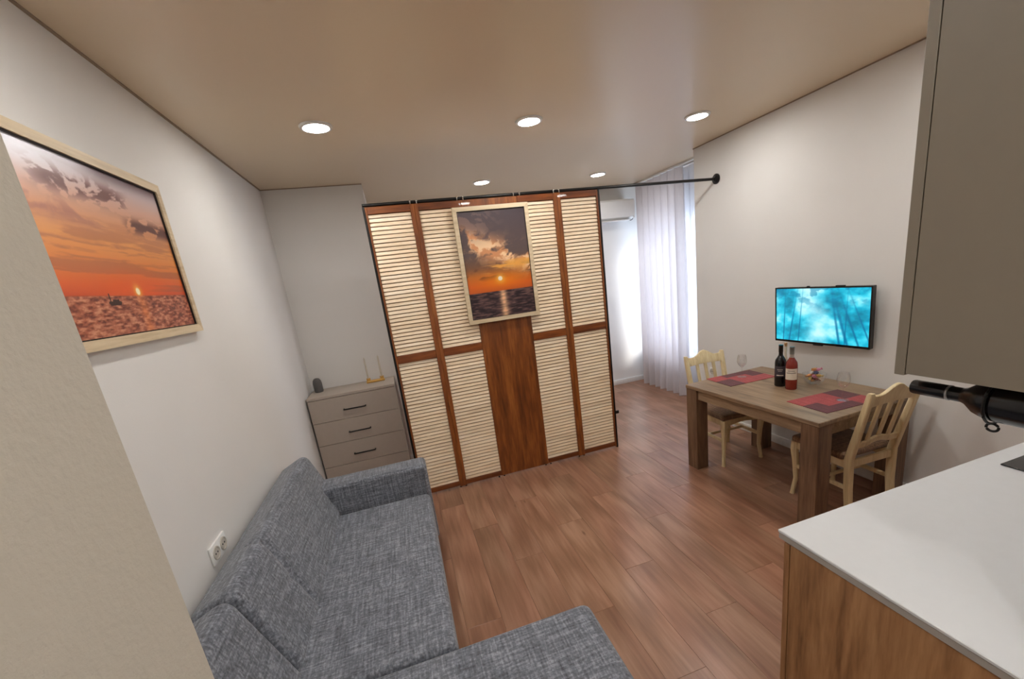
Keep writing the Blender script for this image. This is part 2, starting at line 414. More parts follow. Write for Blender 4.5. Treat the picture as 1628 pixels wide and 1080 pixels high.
# laminate planks, each its own piece
PW, PL = 0.192, 1.285
def plankmesh(w_, l_):
    e = 0.0008; a, b = w_/2-0.0003, l_/2-0.0003
    v = [(-a, -b, -0.008), (a, -b, -0.008), (a, b, -0.008), (-a, b, -0.008), (-a, -b, -e), (a, -b, -e), (a, b, -e), (-a, b, -e),
         (-a+e, -b+e, 0), (a-e, -b+e, 0), (a-e, b-e, 0), (-a+e, b-e, 0)]
    f = [(0, 3, 2, 1)]+[(i, (i+1) % 4, (i+1) % 4+4, i+4) for i in range(4)]+[(i+4, (i+1) % 4+4, (i+1) % 4+8, i+8) for i in range(4)]+[(8, 9, 10, 11)]
    me = bpy.data.meshes.new('plank'); me.from_pydata(v, [], f); me.materials.append(M['plank']); return me
full = plankmesh(PW, PL); parts_cache = {}
x = -0.93; ci = 0
while x < 3.60:
    off = (0, 0.45, 0.86, 0.22, 0.64)[ci % 5]+random.uniform(-0.06, 0.06)
    y = -2.0-off
    while y < YB:
        a, b = max(y, -2.0), min(y+PL, YB)
        if b-a > 0.02:
            me = full if abs(b-a-PL) < 1e-4 else plankmesh(PW, b-a)
            p = link('plank', me, None, floor, (0, 0, 0)); p.location = Vector((x+PW/2, (a+b)/2, 0))-floor.location
        y += PL
    x += PW; ci += 1

# ------------------------------------------------------------------ downlights (each with its own light)
def emit_mat(name, col, s):
    t = NT(name); e = t.n('ShaderNodeEmission'); e.inputs[0].default_value = col; e.inputs[1].default_value = s
    t.l(e.outputs[0], t.out.inputs['Surface']); return t.m
LAMPCOL = (1.0, 0.975, 0.94, 1)
M['led'] = emit_mat('led_diffuser', LAMPCOL, LAMP_POWER)
spots = [(-0.246, 2.92, 'ceiling downlight nearest the left wall above the far end of the sofa'),
         (1.066, 2.92, 'ceiling downlight in the middle of the front row'),
         (2.395, 2.92, 'ceiling downlight nearest the television wall in the front row'),
         (1.078, 4.565, 'ceiling downlight just above the middle of the folding screen, in the far row'),
         (2.408, 4.565, 'ceiling downlight just above the right end of the folding screen'),
         (-0.246, 1.28, 'ceiling downlight above the near end of the sofa'),
         (1.066, 1.28, 'ceiling downlight above the floor before the kitchen corner'),
         (2.395, 1.28, 'ceiling downlight above the kitchen worktop front'),
         (0.32, -1.20, 'ceiling downlight at the far end of the entry passage'),
         (0.32, -0.55, 'added unseen fill downlight in the middle of the entry passage')]  # extra lamp out of view, added to fill the entry and alcove
for x, y, lb in spots:
    t_ = thing('downlight', lb, 'downlight', (x, y, ZC), 0, 'recessed ceiling downlights')
    lathe('ring', [(0.072, -0.012), (0.088, -0.010), (0.092, 0.0), (0.072, 0.0)], M['white_plastic'], t_, 32, closed=False)
    lathe('diffuser', [(0.0, -0.011), (0.05, -0.0125), (0.074, -0.010), (0.074, -0.002), (0.0, -0.002)], M['led'], t_, 32)

# ------------------------------------------------------------------ sofa
def gauss(d, s): return math.exp(-(d/s)**2)
sofa = thing('corner_sofa', 'grey woven fabric corner sofa with chaise along the left wall', 'sofa', (-0.45, 1.7, 0))
S = lambda x, z: Vector((x+0.45, z))
SY = -1.7
def back_off(yc):
    def f(p, y):
        x, z = p.x-0.45, p.y
        front = x > -0.80+0.0 and z < 0.80
        puff = 0.0
        if front:
            puff -= 0.014*gauss(y-(yc+SY), 0.016)
            puff -= 0.011*gauss(z-0.60, 0.014)*gauss(y-(yc+SY), 0.16)
        return puff
    return f
bprof = round_poly([S(-0.895, 0.30), S(-0.545, 0.30), S(-0.735, 0.825), S(-0.893, 0.745)], [0.02, 0.02, 0.05, 0.03], 6, 0.02)
cushion('back_cushion', bprof, 1.505+SY, 2.845+SY, 0.035, M['sofa'], sofa, back_off(1.86), 0.012)
cushion('back_cushion', bprof, 0.625+SY, 1.495+SY, 0.035, M['sofa'], sofa, back_off(1.05), 0.012)
seatp = round_poly([S(-0.62, 0.22), S(-0.022, 0.22), S(-0.022, 0.425), S(-0.62, 0.425)], [0.02, 0.03, 0.045, 0.02], 6, 0.03)
def seat_off(p, y):
    if p.y < 0.40: return 0
    return -0.007*gauss(y-(1.83+SY), 0.012)-0.010*gauss(y-(1.90+SY), 0.02)*gauss(p.x-0.45+0.2, 0.02)
cushion('seat_cushion', seatp, 1.365+SY, 2.675+SY, 0.03, M['sofa'], sofa, seat_off, 0.012)
chp = round_poly([S(-0.62, 0.22), S(0.525, 0.22), S(0.525, 0.425), S(-0.62, 0.425)], [0.02, 0.03, 0.05, 0.02], 6, 0.03)
cushion('chaise_cushion', chp, 0.63+SY, 1.36+SY, 0.035, M['sofa'], sofa, None, 0.04)
armp = round_poly([S(-0.87, 0.06), S(-0.012, 0.06), S(-0.012, 0.62), S(-0.87, 0.62)], [0.02, 0.02, 0.035, 0.03], 6, 0.05)
cushion('arm', armp, 2.68+SY, 2.85+SY, 0.03, M['sofa'], sofa, None, 0.04)
box('base', (-0.43, 0.42), (1.34+SY, 2.67+SY), (0.06, 0.225), M['sofa'], sofa, 0.012)
box('chaise_base', (-0.43, 0.962), (0.64+SY, 1.335+SY), (0.06, 0.225), M['sofa'], sofa, 0.012)
for fx, fy in ((-0.38, 2.76), (0.36, 2.76), (0.90, 1.26), (0.90, 0.72), (-0.38, 0.72), (0.36, 1.45)):
    lathe('foot', [(0.016, 0.0), (0.022, 0.06)], M['dark_foot'], sofa, 14, (fx, fy+SY, 0))

# ------------------------------------------------------------------ folding screen
FY = 3.465
scr = thing('folding_screen', 'folding partition screen of pale louvred panels with a brown wooden centre board', 'screen', (0.86, FY, 0))
def sx(a): return a-0.86
TOPZ = 2.375
for x0, x1 in ((-0.072, 0.238), (0.300, 0.626), (1.086, 1.398), (1.462, 1.792)):
    for z0, z1 in ((2.325, TOPZ), (1.190, 1.252), (0.018, 0.058)):
        box('rail', (sx(x0), sx(x1)), (-0.012, 0.014), (z0, z1), M['brown_x'], scr, 0.002, 1)
    box('gap_shade_panel', (sx(x0), sx(x1)), (0.0085, 0.0135), (0.058, 2.325), M['louvre_gap_shade'], scr)  # sheet added behind the slats, its brown paints the shade in the gaps
    # louvre slats
    wd = x1-x0
    me = boxmesh('slat', wd, 0.0070, 0.0255, 0.0020, 1); me.materials.append(M['slat'])
    for z0, z1 in ((0.058, 1.190), (1.252, 2.325)):
        n = 38 if z0 < 1 else 36; pitch = (z1-z0)/n
        for k in range(n):
            s = link('slat', me, None, scr, (sx((x0+x1)/2), 0.001, z0+(k+0.5)*pitch), (math.radians(-14+random.uniform(-0.6, 0.6)), 0, 0))
for a, b in ((0.238, 0.2685), (0.2695, 0.300), (1.398, 1.4295), (1.4305, 1.462)):
    box('stile', (sx(a), sx(b)), (-0.016, 0.016), (0.012, TOPZ), M['brown'], scr, 0.002, 1)
for a, b in ((-0.085, -0.072), (1.792, 1.806)):
    box('stile', (sx(a), sx(b)), (-0.014, 0.016), (0.012, TOPZ), M['brown'], scr, 0.002, 1)
box('centre_board', (sx(0.626), sx(1.086)), (-0.010, 0.012), (0.012, TOPZ), M['brown'], scr, 0.003, 1)
for a in (-0.102, 1.806): box('edge_post', (sx(a), sx(a)+0.018), (-0.012, 0.020), (0.0, TOPZ+0.005), M['black'], scr, 0.002, 1)
for px in (0.245, 0.293, 0.602, 0.650, 1.060, 1.110, 1.405, 1.455):
    lathe('pivot_pin', [(0.0, 0.030), (0.006, 0.026), (0.008, 0.018), (0.004, 0.010), (0.004, 0.0)], M['pin'], scr, 10, (sx(px), -0.013, TOPZ))
    lathe('pivot_foot', [(0.004, 0.014), (0.004, 0.008), (0.008, 0.006), (0.008, 0.0)], M['dark_foot'], scr, 10, (sx(px), 0.0, 0.0))
box('latch', (sx(1.822), sx(1.862)), (-0.006, 0.006), (0.345, 0.375), M['black'], scr, 0.003, 1)
rod = thing('partition_rail', 'thin black metal rail running above the screen to the right wall', 'rail', (0.86, FY+0.012, 0))
tube('rod', [(sx(-0.10), 0, 2.391), (sx(XR-0.01), 0, 2.391)], 0.0125, M['black'], rod, 14)
lathe('flange', [(0.0, 0.0), (0.045, 0.0), (0.045, 0.010), (0.026, 0.016), (0.022, 0.035), (0.0, 0.035)], M['black'], rod, 28, (sx(XR)-0.0005, 0, 2.391), (0, -PI/2, 0))

# ------------------------------------------------------------------ pictures
def frame_picture(root, w_, h_, fw, dep, fn, nu, nv):
    """frame in local XZ, facing -Y, back at y=0"""
    W, H = w_/2, h_/2
    def bar(p0, p1, p2, p3):
        v = []
        for (a, b) in (p0, p1, p2, p3):
            v += [(a, 0, b), (a, -dep, b)]
        f = [(0, 2, 4, 6), (1, 7, 5, 3), (0, 1, 3, 2), (2, 3, 5, 4), (4, 5, 7, 6), (6, 7, 1, 0)]
        pyd('frame_bar', v, f, M['frame'], root, False)
    bar((-W, H), (W, H), (W-fw, H-fw), (-W+fw, H-fw)); bar((-W, -H), (-W+fw, -H+fw), (W-fw, -H+fw), (W, -H))
    bar((-W, -H), (-W, H), (-W+fw, H-fw), (-W+fw, -H+fw)); bar((W, -H), (W-fw, -H+fw), (W-fw, H-fw), (W, H))
    e = 0.004
    for a, b, c, d in ((-W+fw, W-fw, H-fw-e, H-fw), (-W+fw, W-fw, -H+fw, -H+fw+e), (-W+fw, -W+fw+e, -H+fw, H-fw), (W-fw-e, W-fw, -H+fw, H-fw)):
        box('lip', (a, b), (-dep*0.8, -0.002), (c, d), M['frame_lip'], root)
    print_panel('print', w_-2*fw, h_-2*fw, nu, nv, fn, M['print'], root, (0, -dep*0.55, 0), (0, 0, 0))
def gauss_np(d, s): return np.exp(-(d/s)**2)
def art_screen(U, V):
    wx = fbm(U*3, V*4, 101)-0.5; wy = fbm(U*3+9, V*4, 111)-0.5
    n = fbm(U*4+V*3+wx*2.5, V*10-U*3+wy*2.5, 3, 6); n2 = fbm(U*10+wx*3, V*22+wy*3, 11, 5)
    c = stops(V, [(0.0, (60, 42, 46)), (0.245, (40, 28, 34)), (0.25, (206, 96, 40)), (0.31, (222, 100, 26)), (0.40, (196, 112, 44)), (0.48, (128, 88, 64)), (0.60, (98, 82, 80)), (0.8, (88, 74, 76)), (1, (76, 66, 72))])
    band = V-(0.545+0.26*(0.80-U))
    cl = gauss_np(band, 0.12)*sstep(0.36, 0.54, n)
    c = mixc(c, (216, 150, 104), np.clip(cl*1.25, 0, 1)*(V > 0.25))
    hi = gauss_np(band-0.01, 0.10)*sstep(0.44, 0.60, n2)*sstep(0.40, 0.52, n)
    c = mixc(c, (250, 214, 170), np.clip(hi*1.1, 0, 1)*(V > 0.4))
    lo = gauss_np(V-0.475-0.05*(U-0.5), 0.05)*sstep(0.35, 0.5, fbm(U*3+wx, V*20+wy, 51))*sstep(0.1, 0.5, U)
    c = mixc(c, (246, 176, 78), np.clip(lo, 0, 1)*0.9)
    c = mixc(c, (64, 42, 40), 0.8*sstep(0.50, 0.66, fbm(U*3, V*16, 21))*gauss_np(V-0.42, 0.05))
    up = sstep(0.48, 0.62, n2)*sstep(0.62, 0.9, V)*sstep(0.8, 0.1, U)
    c = mixc(c, (132, 104, 98), up*0.75)
    c = mixc(c, (244, 134, 22), 0.9*np.exp(-(((U-0.52)/0.32)**2+((V-0.345)/0.06)**2))*(V > 0.247))
    d = np.hypot((U-0.505)*0.54, (V-0.365)*0.83)
    c = mixc(c, (255, 190, 80), np.exp(-(d/0.035)**2)); c = mixc(c, (255, 246, 220), sstep(0.021, 0.014, d))
    sea = V < 0.247; wv = fbm(U*12, V*90, 31)
    c = np.where(sea[..., None], stops(wv, [(0.3, (38, 28, 34)), (0.5, (70, 50, 54)), (0.7, (116, 88, 82))]), c)
    gl = np.exp(-((U-0.52)/(0.05+0.03*(0.26-V)))**2)*(0.35+1.1*fbm(U*6, V*80, 41))*sea
    return mixc(c, (250, 196, 150), np.clip(gl, 0, 1))
def art_wall(U, V):
    wx = fbm(U*4, V*4, 102)-0.5; wy = fbm(U*4+9, V*4, 112)-0.5
    n = fbm(U*5+V*3+wx*2, V*9+wy*2, 5, 6); n2 = fbm(U*16+wx*3, V*26+wy*3, 15, 5); st = fbm(U*2.5+wx, V*24+wy, 25)
    c = stops(V, [(0, (146, 76, 58)), (0.235, (176, 82, 54)), (0.24, (210, 82, 44)), (0.30, (224, 100, 46)), (0.42, (228, 136, 68)), (0.56, (232, 158, 92)), (0.68, (224, 160, 118)), (0.80, (222, 176, 156)), (0.92, (210, 192, 194)), (1, (190, 182, 192))])
    c = mixc(c, (158, 92, 72), 0.5*sstep(0.48, 0.64, st)*(V > 0.26)*sstep(0.8, 0.5, V))
    c = mixc(c, (236, 238, 248), 0.75*np.exp(-(((U-0.12)/0.26)**2+((V-0.98)/0.12)**2)))
    b1 = np.exp(-((V-0.845)/0.06)**2)*sstep(0.10, 0.28, U)*sstep(0.76, 0.60, U)
    c = mixc(c, (118, 76, 72), np.clip(b1*sstep(0.42, 0.54, n2)*1.1, 0, 1))
    b2 = np.exp(-((V-0.695)/0.045)**2)*sstep(0.60, 0.74, U)
    c = mixc(c, (104, 66, 60), np.clip(b2*sstep(0.40, 0.52, n2)*1.2, 0, 1))
    b3 = np.exp(-((V-1.0)/0.055)**2)*sstep(0.40, 0.62, U)
    c = mixc(c, (92, 66, 70), 0.85*b3)
    c = mixc(c, (176, 118, 102), 0.75*np.exp(-((V-(0.70-0.06*U))/0.06)**2)*sstep(0.42, 0.54, n)*sstep(0.65, 0.35, U))
    g = np.exp(-(((U-0.566)/0.24)**2+((V-0.27)/0.10)**2)); c = mixc(c, (240, 96, 30), 0.75*g*(V > 0.235))
    d = np.hypot((U-0.566)*0.83, (V-0.262)*0.54)
    c = mixc(c, (255, 196, 90), np.exp(-(d/0.022)**2)); c = mixc(c, (255, 244, 200), sstep(0.015, 0.009, d))
    sea = V < 0.236; wv = fbm(U*24, V*70, 35)
    c = np.where(sea[..., None], stops(fbm(U*40, V*90, 37), [(0.25, (112, 54, 44)), (0.5, (172, 96, 72)), (0.75, (212, 146, 114))]), c)
    c = mixc(c, (240, 140, 80), 0.55*np.exp(-((U-0.57)/0.03)**2)*sea*(0.4+fbm(U*6, V*50, 45)))
    hull = (np.abs(U-0.385) < 0.042-0.6*np.abs(V-0.195)) & (np.abs(V-0.190) < 0.012)
    mast = (np.abs(U-0.358) < 0.0022) & (V > 0.19) & (V < 0.25)
    cab = (np.abs(U-0.392) < 0.020) & (V > 0.195) & (V < 0.213)
    return mixc(c, (50, 26, 24), (hull | mast | cab).astype(float)*0.95)
pic = thing('framed_picture', 'framed portrait picture of a dark sunset sky over sea on the folding screen', 'picture', (0.852, FY-0.020, 1.866))
frame_picture(pic, 0.615, 0.905, 0.032, 0.026, art_screen, 190, 290)
pic2 = thing('framed_picture', 'framed landscape picture of an orange sunset with a small boat on the left wall', 'picture', (XL+0.001, 1.895, 2.010), PI/2)
frame_picture(pic2, 0.93, 0.640, 0.033, 0.028, art_wall, 290, 200)

# ------------------------------------------------------------------ dresser and what stands on it
dr = thing('dresser', 'taupe chest of drawers with black bar handles in the alcove', 'dresser', (-0.530, 4.14, 0))
DW = 0.755
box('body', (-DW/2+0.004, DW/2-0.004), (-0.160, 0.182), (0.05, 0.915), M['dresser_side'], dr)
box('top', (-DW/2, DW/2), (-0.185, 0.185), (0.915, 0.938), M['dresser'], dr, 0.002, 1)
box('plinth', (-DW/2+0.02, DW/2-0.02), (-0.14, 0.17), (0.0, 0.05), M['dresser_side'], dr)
for z0, z1 in ((0.700, 0.911), (0.484, 0.696), (0.268, 0.480), (0.054, 0.264)):
    d_ = box('drawer', (-DW/2+0.002, DW/2-0.002), (-0.182, -0.162), (z0, z1), M['dresser'], dr, 0.0015, 1)
    hz = (z0+z1)/2-0.016-d_.location.z
    tube('handle', [(-0.092, -0.010, hz), (-0.092, -0.034, hz), (-0.085, -0.038, hz), (0.085, -0.038, hz), (0.092, -0.034, hz), (0.092, -0.010, hz)], 0.0062, M['black'], d_, 10)
can = tag(lathe('canister', [(0.0, 0.0), (0.034, 0.0), (0.038, 0.01), (0.039, 0.085), (0.034, 0.112), (0.022, 0.128), (0.0, 0.134)], M['grey_can'], None, 28, (-0.835, 4.205, 0.938)), 'small dark grey rounded canister on the left end of the dresser', 'canister')
ch = thing('candle_holder', 'small yellowish wooden holder for two candles on the dresser', 'candle holder', (-0.325, 4.215, 0.938), math.radians(4))
box('base', (-0.085, 0.085), (-0.028, 0.028), (0, 0.020), M['candle_base'], ch, 0.006)
for k, s in enumerate((-1, 1)):
    lathe('cup', [(0.0, 0.018), (0.017, 0.018), (0.019, 0.045), (0.011, 0.045), (0.011, 0.030), (0.0, 0.030)], M['candle_base'], ch, 18, (0.062*s, 0, 0))
    tag(lathe('candle', [(0.0, 0.0), (0.0085, 0.0), (0.0075, 0.205), (0.003, 0.212), (0.0015, 0.222), (0.0, 0.222)], M['candle'], None, 14, (-0.325+0.062*s, 4.215+0.0043*s, 0.938+0.031)),
        ('thin pale candle in the left cup of the holder', 'thin pale candle in the right cup of the holder')[k], 'candle', 'candles on the dresser')

# ------------------------------------------------------------------ air conditioner
ac = thing('air_conditioner', 'white wall air conditioner high on the back wall behind the screen', 'air conditioner', (2.86, YB, 2.30))
acp = [(0.0, 0.0), (-0.10, 0.0), (-0.175, 0.035), (-0.20, 0.10), (-0.195, 0.235), (-0.18, 0.255), (0.0, 0.255)]
v, f = rings([[(x, y, z) for y, z in acp] for x in (-0.40, 0.40)]); pyd('body', v, f, M['white_plastic'], ac, True, angle=30)
box('flap', (-0.36, 0.36), (-0.172, -0.105), (-0.004, 0.006), M['white_trim'], ac, 0.003)
box('end_seam', (0.401, 0.404), (-0.18, -0.01), (0.02, 0.24), M['white_trim'], ac)
tube('pipe', [(0.40, -0.06, 0.03), (0.43, -0.06, 0.028), (0.445, -0.04, 0.02), (0.445, -0.002, 0.015)], 0.018, M['grey_can'], ac, 12)

# ------------------------------------------------------------------ curtains
def drape(name, label, y0, y1, n, amp, mat, x0, seed, ztop=2.705):
    rng = random.Random(seed); root = thing(name, label, 'curtain', (x0, (y0+y1)/2, 0))
    ph = [rng.uniform(-0.5, 0.5) for _ in range(60)]
    nu, nv = n*14, 26; v = []; f = []
    for j in range(nv+1):
        q = j/nv; z = 0.012+(ztop-0.012)*q
        for i in range(nu+1):
            s = i/nu; a = s*n*2*PI
            k = int(s*n); wob = ph[k]*(1-(s*n-k))+ph[k+1]*(s*n-k)
            am = amp*(0.75+0.5*abs(wob))*(0.55+0.45*(1-q)+0.25*math.sin(3*q+wob*4)*(1-q))
            xx = am*math.sin(a+wob*1.6*(1-q)+0.3*wob)+0.010*math.sin(5*q+4*wob)*(1-q)
            yy = (y0-(y0+y1)/2)+(y1-y0)*s+0.012*math.sin(2*a+wob)*(0.5+0.5*q)
            v.append((xx, yy, z))
    for j in range(nv):
        for i in range(nu):
            a = j*(nu+1)+i; f.append((a, a+1, a+nu+2, a+nu+1))
    pyd('cloth', v, f, mat, root, True, angle=180)
    return root
dr1 = drape('curtain', 'long pleated cream curtain hanging in front of the window', 4.28, 5.22, 7, 0.075, M['curtain'], 3.30, 4)
dr2 = drape('sheer_curtain', 'white sheer curtain beside the corner of the television wall', 3.82, 4.40, 6, 0.026, M['sheer'], 3.40, 9)
ct = thing('curtain_track', 'white ceiling curtain track above the window curtains', 'curtain track', (3.35, 4.55, ZC))
box('rail', (-0.07, -0.03), (-0.70, 0.70), (-0.022, 0.0), M['white_plastic'], ct, 0.003, 1)
box('rail', (0.03, 0.07), (-0.70, 0.70), (-0.022, 0.0), M['white_plastic'], ct, 0.003, 1)

# ------------------------------------------------------------------ television
def art_tv(U, V):
    n = fbm(U*6, V*5, 61); n2 = fbm(U*14, V*12, 71)
    c = stops(np.clip(n*0.9+0.1*n2, 0, 1), [(0.25, (4, 120, 150)), (0.42, (10, 168, 200)), (0.55, (60, 206, 230)), (0.72, (170, 238, 246))])
    g = np.exp(-(((U-0.45-0.06*np.sin(V*5))/0.14)**2))*(0.55+0.6*(n2-0.3)); c = mixc(c, (196, 238, 246), np.clip(g, 0, 0.9))
    for u0, sl, wd in ((0.73, -0.17, 0.018), (0.82, -0.22, 0.012), (0.68, -0.10, 0.014), (0.93, -0.24, 0.010), (0.20, 0.10, 0.010), (0.10, 0.03, 0.008), (0.29, 0.05, 0.007), (0.78, 0.02, 0.007)):
        d = np.abs(U-(u0+sl*(V-0.4))); m = np.clip(1.3-d/wd, 0, 1)*(0.25+0.75*sstep(0.95, 0.2, V))*0.8
        c = mixc(c, (4, 96, 140), m)
    c = mixc(c, (6, 110, 150), 0.5*sstep(0.5, 0.62, fbm(U*9, V*9, 91))*sstep(0.5, 0.9, V))
    return c
tv = thing('television', 'flat television showing a turquoise misty forest on the right wall', 'television', (2.950, 2.330, 1.190), math.radians(-85))
TW, TH = 0.690, 0.428
tvt = math.radians(2.0)
def tilt(o): o.rotation_euler = (tvt, 0, 0); return o
tilt(box('body', (-TW/2, TW/2), (-0.012, 0.022), (-TH/2, TH/2), M['tv'], tv, 0.003, 1)).location = (0, 0.0065, 0)
for a in (((-TW/2, TW/2), (TH/2-0.010, TH/2)), ((-TW/2, TW/2), (-TH/2, -TH/2+0.016)), ((-TW/2, -TW/2+0.010), (-TH/2+0.016, TH/2-0.010)), ((TW/2-0.010, TW/2), (-TH/2+0.016, TH/2-0.010))):
    b_ = box('bezel', a[0], (-0.004, 0.004), a[1], M['tv'], tv); z = b_.location.z
    tilt(b_).location = (b_.location.x, -0.0105-0.0+z*-math.sin(tvt), z*math.cos(tvt))
s_ = print_panel('screen', TW-0.020, TH-0.026, 190, 110, art_tv, M['tv_screen'], tv, (0, -0.0125, 0.003), (tvt, 0, 0))
box('logo_tab', (-0.035, 0.035), (-0.012, 0.004), (-TH/2-0.008, -TH/2+0.001), M['tv'], tv, 0.002, 1)
box('sensor', (-0.105, -0.085), (-0.006, 0.008), (TH/2-0.002, TH/2+0.006), M['tv'], tv, 0.002, 1)
box('sensor', (0.10, 0.16), (-0.006, 0.012), (TH/2-0.002, TH/2+0.006), M['tv'], tv, 0.002, 1)
box('wall_bracket', (-0.12, 0.12), (0.022, 0.085), (-0.09, 0.09), M['black'], tv)

# ------------------------------------------------------------------ wall sockets
def socket(label, loc, rz, n):
    r = thing('wall_socket', label, 'socket', loc, rz)
    w_ = 0.075*n
    box('plate', (-w_/2, w_/2), (-0.010, 0.0), (-0.041, 0.041), M['white_plastic'], r, 0.003, 2)
    for i in range(n):
        cx_ = (i-(n-1)/2)*0.073
        s = lathe('insert', [(0.0, 0.0), (0.029, 0.0), (0.029, 0.004), (0.025, 0.005), (0.022, 0.002), (0.0, 0.002)], M['socket_hole'], r, 24, (cx_, -0.0095, 0), (PI/2, 0, 0))
        for q in (-1, 1): lathe('pin_hole', [(0.0, 0.0030), (0.004, 0.0030), (0.004, 0.001)], M['black'], s, 8, (0.0095*q, 0, 0.0))
socket('white double wall socket just above the sofa backrest', (XL, 1.910, 0.790), PI/2, 2)
socket('white single wall socket behind the far dining chair', (XR, 3.56, 0.525), -PI/2, 1)

# ------------------------------------------------------------------ dining table
TZ = 0.722
tb = thing('dining_table', 'brown oak dining table with square legs against the right wall', 'table', (2.560, 2.262, 0), math.radians(2.2))
TX, TY = 0.408, 0.560
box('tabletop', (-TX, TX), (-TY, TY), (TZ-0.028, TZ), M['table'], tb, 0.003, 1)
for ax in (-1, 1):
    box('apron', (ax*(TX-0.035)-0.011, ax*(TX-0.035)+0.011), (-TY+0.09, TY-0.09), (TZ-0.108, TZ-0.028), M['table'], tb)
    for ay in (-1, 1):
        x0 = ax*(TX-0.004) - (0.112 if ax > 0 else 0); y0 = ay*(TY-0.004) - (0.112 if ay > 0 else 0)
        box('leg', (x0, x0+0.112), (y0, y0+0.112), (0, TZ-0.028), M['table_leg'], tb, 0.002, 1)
for ay in (-1, 1):
    box('apron', (-TX+0.085, TX-0.085), (ay*(TY-0.035)-0.011, ay*(TY-0.035)+0.011), (TZ-0.108, TZ-0.028), M['table'], tb)

# ------------------------------------------------------------------ chairs (local: front at -Y)
def lean(z): return 0.185+(0.0 if z < 0.42 else (z-0.42)*0.235)
def make_chair(name, label):
    r = thing(name, label, 'chair', (0, 0, 0), 0, 'dining chairs at the table')
    m = M['cream']
    for s in (-1, 1):
        column('leg', [(s*0.178+s*0.006, -0.192, 0.0, 0.030, 0.030), (s*0.178+s*0.004, -0.190, 0.03, 0.026, 0.026), (s*0.172, -0.180, 0.12, 0.028, 0.028), (s*0.174, -0.186, 0.26, 0.038, 0.038), (s*0.178, -0.192, 0.34, 0.046, 0.046), (s*0.176, -0.190, 0.405, 0.044, 0.044)], m, r, 0.25)
        column('back_post', [(s*0.172, 0.205, 0.0, 0.034, 0.036), (s*0.172, 0.188, 0.22, 0.036, 0.042), (s*0.174, 0.185, 0.42, 0.036, 0.046), (s*0.178, lean(0.6), 0.6, 0.035, 0.040), (s*0.184, lean(0.855), 0.855, 0.034, 0.032), (s*0.186, lean(0.868), 0.868, 0.026, 0.024)], m, r)
        box('side_apron', (s*0.172-0.010, s*0.172+0.010), (-0.172, 0.168), (0.352, 0.408), m, r, 0.002, 1)
        box('side_stretcher', (s*0.172-0.009, s*0.172+0.009), (-0.172, 0.178), (0.205, 0.232), m, r, 0.003, 1)
    xs = [-0.168+0.336*i/16 for i in range(17)]
    ribbon('front_apron', xs, lambda x: 0.352+0.016*math.cos(x/0.168*PI*1.0)*0.5+0.008, lambda x: 0.408, lambda z: -0.186, 0.02, m, r)
    box('back_apron', (-0.168, 0.168), (0.176, 0.196), (0.362, 0.408), m, r, 0.002, 1)
    box('middle_stretcher', (-0.165, 0.165), (0.0, 0.018), (0.208, 0.229), m, r, 0.003, 1)
    # upholstered seat
    pr = round_poly([Vector((-0.195, 0.405)), Vector((0.195, 0.405)), Vector((0.195, 0.447)), Vector((-0.195, 0.447))], [0.008, 0.008, 0.02, 0.02], 4, 0.03)
    cushion('seat', pr, -0.208, 0.158, 0.016, M['seat'], r, lambda p, y: 0.012*max(0, 1-(p.x/0.195)**2)*max(0, 1-((y+0.025)/0.19)**2) if p.y > 0.43 else 0, 0.03)
    xr = [-0.187+0.374*i/28 for i in range(29)]
    def crest(x):
        a = abs(x)/0.187
        return 0.848+0.050*0.5*(1+math.cos(PI*min(1, a/0.62)))+(0.010*max(0, (a-0.8)/0.2))
    cr = ribbon('crest_rail', xr, lambda x: 0.775+0.010*math.cos(x/0.187*PI/2), crest, lean, 0.022, m, r)
    def low_t(x): return 0.532+0.022*0.5*(1+math.cos(PI*min(1, abs(x)/0.187/0.6)))
    ribbon('lower_rail', [-0.162+0.324*i/20 for i in range(21)], lambda x: low_t(x)-0.038, low_t, lean, 0.020, m, r)
    for k in (-1, 0, 1):
        xk = k*0.083
        column('slat', [(xk, lean(0.535), 0.535, 0.027, 0.012), (xk, lean(0.65), 0.65, 0.029, 0.012), (xk, lean(0.79), 0.79, 0.030, 0.012)], m, r)
    return r
chair = make_chair('dining_chair', 'cream wooden dining chair at the far end of the table beside the curtain')
chair.location = (2.545, 2.815, 0); chair.rotation_euler = (0, 0, math.radians(-3))
chair2 = copy_tree(chair)
chair2['label'] = 'cream wooden dining chair at the near end of the table with its back turned'
chair2.location = (2.632, 1.882, 0); chair2.rotation_euler = (0, 0, math.radians(180-2))

# ------------------------------------------------------------------ on the table
def placemat(label, cx_, cy_, rz, flip):
    r = thing('placemat', label, 'placemat', (cx_, cy_, TZ+0.0002), rz, 'red woven placemats')
    a, b = 0.215, 0.142
    for x0, x1, y0, y1, m in ((-a, -0.08, -b, 0.02, 'mat_dark'), (-a, -0.08, 0.02, b, 'mat_red'), (-0.08, 0.10, -b, 0.06, 'mat_red'), (-0.08, 0.10, 0.06, b, 'mat_dark'), (0.10, a, -b, -0.02, 'mat_red'), (0.10, a, -0.02, b, 'mat_dark')):
        if flip: x0, x1, y0, y1 = -x1, -x0, -y1, -y0
        box('woven_patch', (x0, x1), (y0, y1), (0.0, 0.003), M[m], r)
placemat('red placemat with dark patches at the far end of the table', 2.560, 2.672, math.radians(-2), False)
placemat('red placemat with dark patches at the near end of the table', 2.556, 1.905, math.radians(-2), True)
